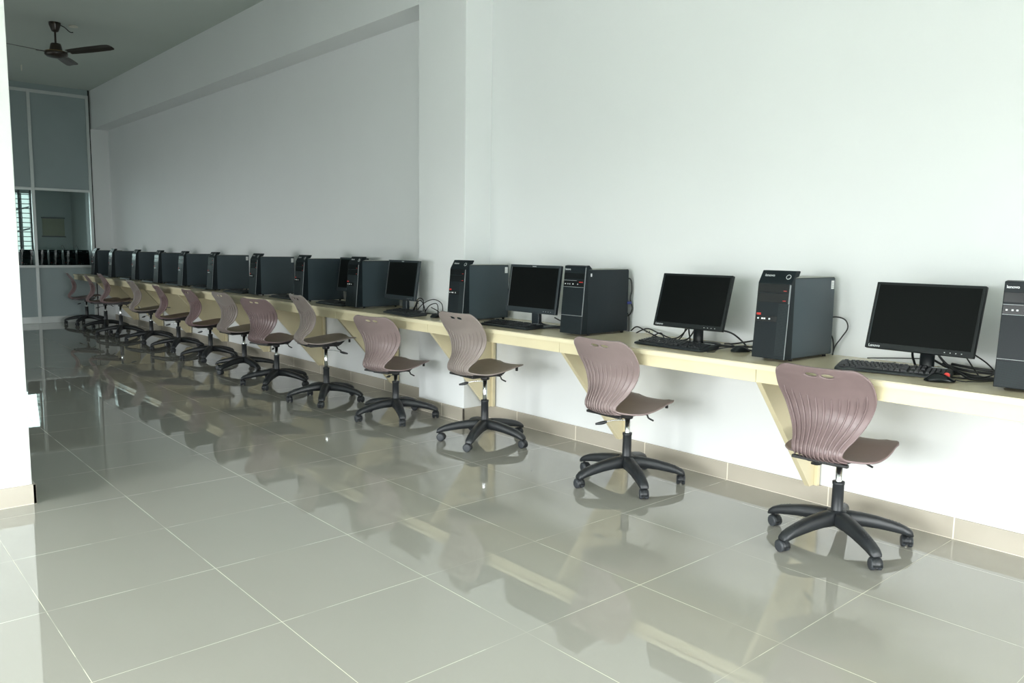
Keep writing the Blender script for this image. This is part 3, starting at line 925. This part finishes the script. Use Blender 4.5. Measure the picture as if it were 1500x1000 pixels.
cable('cable_bundle', 'black cables under the slate framed monitor left of the chrome-lined tower', [
 ([(2.50, -.58, z+.06), (2.52, -.66, z+.03), (2.55, -.76, z+.012), (2.58, -.86, z+.012)], .0045),
 ([(2.42, -.62, z), (2.46, -.70, z+.006), (2.44, -.78, z+.012), (2.48, -.88, z)], .004),
 ([(2.38, -.60, z), (2.42, -.72, z+.004), (2.40, -.82, z), (2.44, -.88, z)], .004)])
def socket(label, x, y, zc, w, h, d=.03):
    s = empty('socket_box', (x, y, zc)); tag(s, label, 'socket')
    MB().box(-d, 0, -w/2, w/2, -h/2, h/2, M['ivory'], .004).build('housing', s)
    b = MB()
    for yy in (-.012, .012): b.box(-d-.0008, -d+.001, yy-.003, yy+.003, -.006, .006, M['black_metal'])
    b.build('pin_slot', s); return s
socket('ivory socket box on the wall behind the looping cables next to the column', WX, 1.22, DZ+.042, .15, .07, .04)
socket('ivory socket low on the wall between the chrome-lined tower and wide monitor', WX, -1.20, DZ+.014, .055, .026, .018)
socket('ivory socket low on the wall behind the slate framed monitor', WX, -.60, DZ+.055, .10, .06)

# ------------------------------------------------------------------ ceiling fan
f = empty('ceiling_fan', (1.11, 6.08, CEIL)); tag(f, 'dark brown three blade ceiling fan hanging from the ceiling', 'ceiling fan')
b = MB(); b.lathe([(.0, 0), (.062, 0), (.060, -.025), (.042, -.075), (.034, -.095), (.012, -.105)][1:], M['brown'], 20); b.build('canopy_cup', f)
b = MB(); b.lathe([(.011, -.09), (.011, -.27)], M['brown'], 12); b.build('down_rod', f)
b = MB(); b.lathe([(.012, -.225), (.050, -.228), (.055, -.245), (.068, -.305), (.072, -.315)], M['brown'], 24); b.build('motor_cup', f)
b = MB(); b.lathe([(.072, -.310), (.112, -.316), (.118, -.330), (.116, -.355), (.095, -.372), (.03, -.380)], M['brown'], 28)
mot = b.build('motor_housing', f)
b = MB(); b.lathe([(.100, -.3145), (.114, -.316), (.114, -.319), (.1, -.318)], M['brass'], 28, caps=False); b.build('trim_ring', mot)
for a in (-57, 64, 184):
    R = rotm('Z', a)
    b = MB(); b.box(.085, .20, -.018, .018, -.332, -.326, M['brown'], .001, R); ir = b.build('blade_iron', f)
    b = MB()
    rings = []
    for r, hw in ((.17, .050), (.25, .058), (.45, .066), (.68, .066), (.735, .058), (.755, .040)):
        tl = math.radians(-12)
        rings.append([R @ Vector((r, c*hw*math.cos(tl), -.326 + .04*(r-.17) + c*hw*math.sin(tl) + dz)) for c, dz in ((-1, .0), (0, .004), (1, 0), (1, -.003), (0, .001), (-1, -.003))])
    b.sweep(rings, M['brown'], smooth=False); b.build('blade', f)
b = MB(); b.tube([(.06, 0, -.02), (.10, .0, -.035), (.15, .0, -.075), (.185, .01, -.07)], .005, M['cable'], 6, 6)
b.build('supply_wire', f)
b = MB(); b.lathe([(.045, -.012), (.05, 0)], M['ivory'], 20, T(.19, .01, 0)); b.build('junction_plate', f)
b = MB(); b.tube([(0, -.02, 0), (0, -.02, -.05), (0, 0, -.075), (0, .02, -.05), (0, .02, 0)], .006, M['ivory'], 8, 5)
h = b.build('ceiling_hook', None, (1.27, 8.84, CEIL)); tag(h, 'pale metal hook loop in the ceiling beyond the fan', 'hook')

# ------------------------------------------------------------------ room beyond the glass
b = MB(); b.box(.6, 2.435, PY+.06, PY+.62, .72, .745, M['laminate_top'], .002)
cnt = empty('counter', (1.6, PY+.3, 0)); tag(cnt, 'counter behind the glass partition carrying stored computer towers', 'counter')
o = b.build('counter_top', cnt); o.location = (-1.6, -PY-.3, 0)
for x in (.64, 1.6, 2.40):
    o = MB().box(x-.02, x+.02, PY+.09, PY+.58, 0, .72, M['laminate']).build('counter_leg', cnt); o.location = (-1.6, -PY-.3, 0)
names = ['first', 'second', 'third', 'fourth', 'fifth', 'sixth']
for k in range(6):
    o = copy_tree(towers[1]); o.location = (2.30-.205*k, PY+.565, .745); o.rotation_euler.z = math.radians(-90)
    o.rotation_euler.z = math.radians(90 if k % 3 else 90)
    o.location = (2.30-.205*k, PY+.12, .745)
    tag(o, 'dark computer tower behind the glass partition, %s from the right along the glass' % names[k], 'computer tower', 'computer towers stored behind the glass')
    if k in (0, 1, 3): cord(o, [(.40, -.02, .39), (.36, .0, .44), (.31, .04, .50), (.27, .06, .47), (.24, .05, .395)], .003, 'looped_cord')
nb = empty('notice_board', (2.40, FARY-.012, 1.575)); tag(nb, 'cream notice board with dark top and bottom rails on the wall behind the glass', 'notice board')
MB().box(-.185, .185, -.006, .010, -.17, .17, M['notice'], .002).build('board', nb)
for zz in (-.175, .175): MB().box(-.20, .20, -.012, .010, zz-.012, zz+.012, M['steel_bar'], .002).build('rail', nb)
# yard seen through the far window
b = MB(); b.box(-4, 5, FARY+.5, FARY+12, -.12, -.02, mat('pale_concrete_yard', (.45, .46, .44), .9, var=.1, scale=2)); struct(b.build('ground_outside'))
b = MB(); R = M['steel_bar']
b.box(2.02, 2.06, FARY+.9, FARY+.94, 0, 3, R)
for k in range(6):
    b.tube([(1.4, FARY+1.0, .5+.42*k), (2.9, FARY+1.0, .9+.42*k)], .016, R, 6)
o = b.build('steel_staircase'); tag(o, 'grey steel framework outside the window beyond the glass', 'framework')
o['kind'] = 'thing'

# ------------------------------------------------------------------ light
W = bpy.data.worlds.new('World'); S.world = W; W.use_nodes = True
nt = W.node_tree; bg = nt.nodes['Background']
bg.inputs[0].default_value = (.85, .96, .92, 1); bg.inputs[1].default_value = 1.6
def area(name, loc, rot, sx, sy, power, col, spread=None):
    l = bpy.data.lights.new(name, 'AREA'); l.shape = 'RECTANGLE'; l.size = sx; l.size_y = sy; l.energy = power; l.color = col; l.spread = math.radians(spread or SPREAD)
    o = bpy.data.objects.new(name, l); COL.objects.link(o); o.location = loc; o.rotation_euler = rot
    return o
DAY = (.965, .99, 1.0)
KR, KL, KF, TILT, SPREAD = 44, 40, 9, 42, 96
for (a0, a1, z0, z1) in rear_open:
    area('rear_daylight', ((a0+a1)/2, RY+.02, (z0+z1)/2), (math.radians(90-TILT), 0, 0), a1-a0, z1-z0, KR*(a1-a0)*(z1-z0), DAY)
for (a0, a1, z0, z1) in left_open:
    area('left_daylight', (LX+.02, (a0+a1)/2, (z0+z1)/2), (math.radians(90-(TILT if a0 < 0 else 20)), 0, math.radians(-90)), a1-a0, z1-z0, (KL if a0 < 0 else KF if a0 < 5 else .6*KF)*(a1-a0)*(z1-z0), DAY, SPREAD if a0 < 0 else 80)

area('far_daylight', (1.1, FARY-.06, 1.55), (math.radians(-72), 0, 0), 1.7, 1.3, 13, DAY)

# ------------------------------------------------------------------ camera
f_px = 1162.15; yaw, pitch, roll = math.radians(41.5689), math.radians(-6.6885), math.radians(.7998)
fwd = Vector((math.sin(yaw)*math.cos(pitch), math.cos(yaw)*math.cos(pitch), math.sin(pitch)))
r = Vector((math.cos(yaw), -math.sin(yaw), 0)); u = r.cross(fwd)
c, s = math.cos(roll), math.sin(roll)
r2 = c*r + s*u; u2 = -s*r + c*u
cam = bpy.data.cameras.new('Camera'); cam.sensor_width = 36; cam.lens = 36*f_px/1500; cam.clip_start = .05; cam.clip_end = 200
co = bpy.data.objects.new('Camera', cam); COL.objects.link(co)
co.matrix_world = Matrix(((r2.x, u2.x, -fwd.x, -1.1504), (r2.y, u2.y, -fwd.y, -4.2785), (r2.z, u2.z, -fwd.z, 1.2963), (0, 0, 0, 1)))
S.camera = co
S.view_settings.view_transform = 'Standard'; S.view_settings.look = 'None'
S.view_settings.gamma = 1; S.view_settings.use_curve_mapping = False
S.view_settings.exposure = 0.36
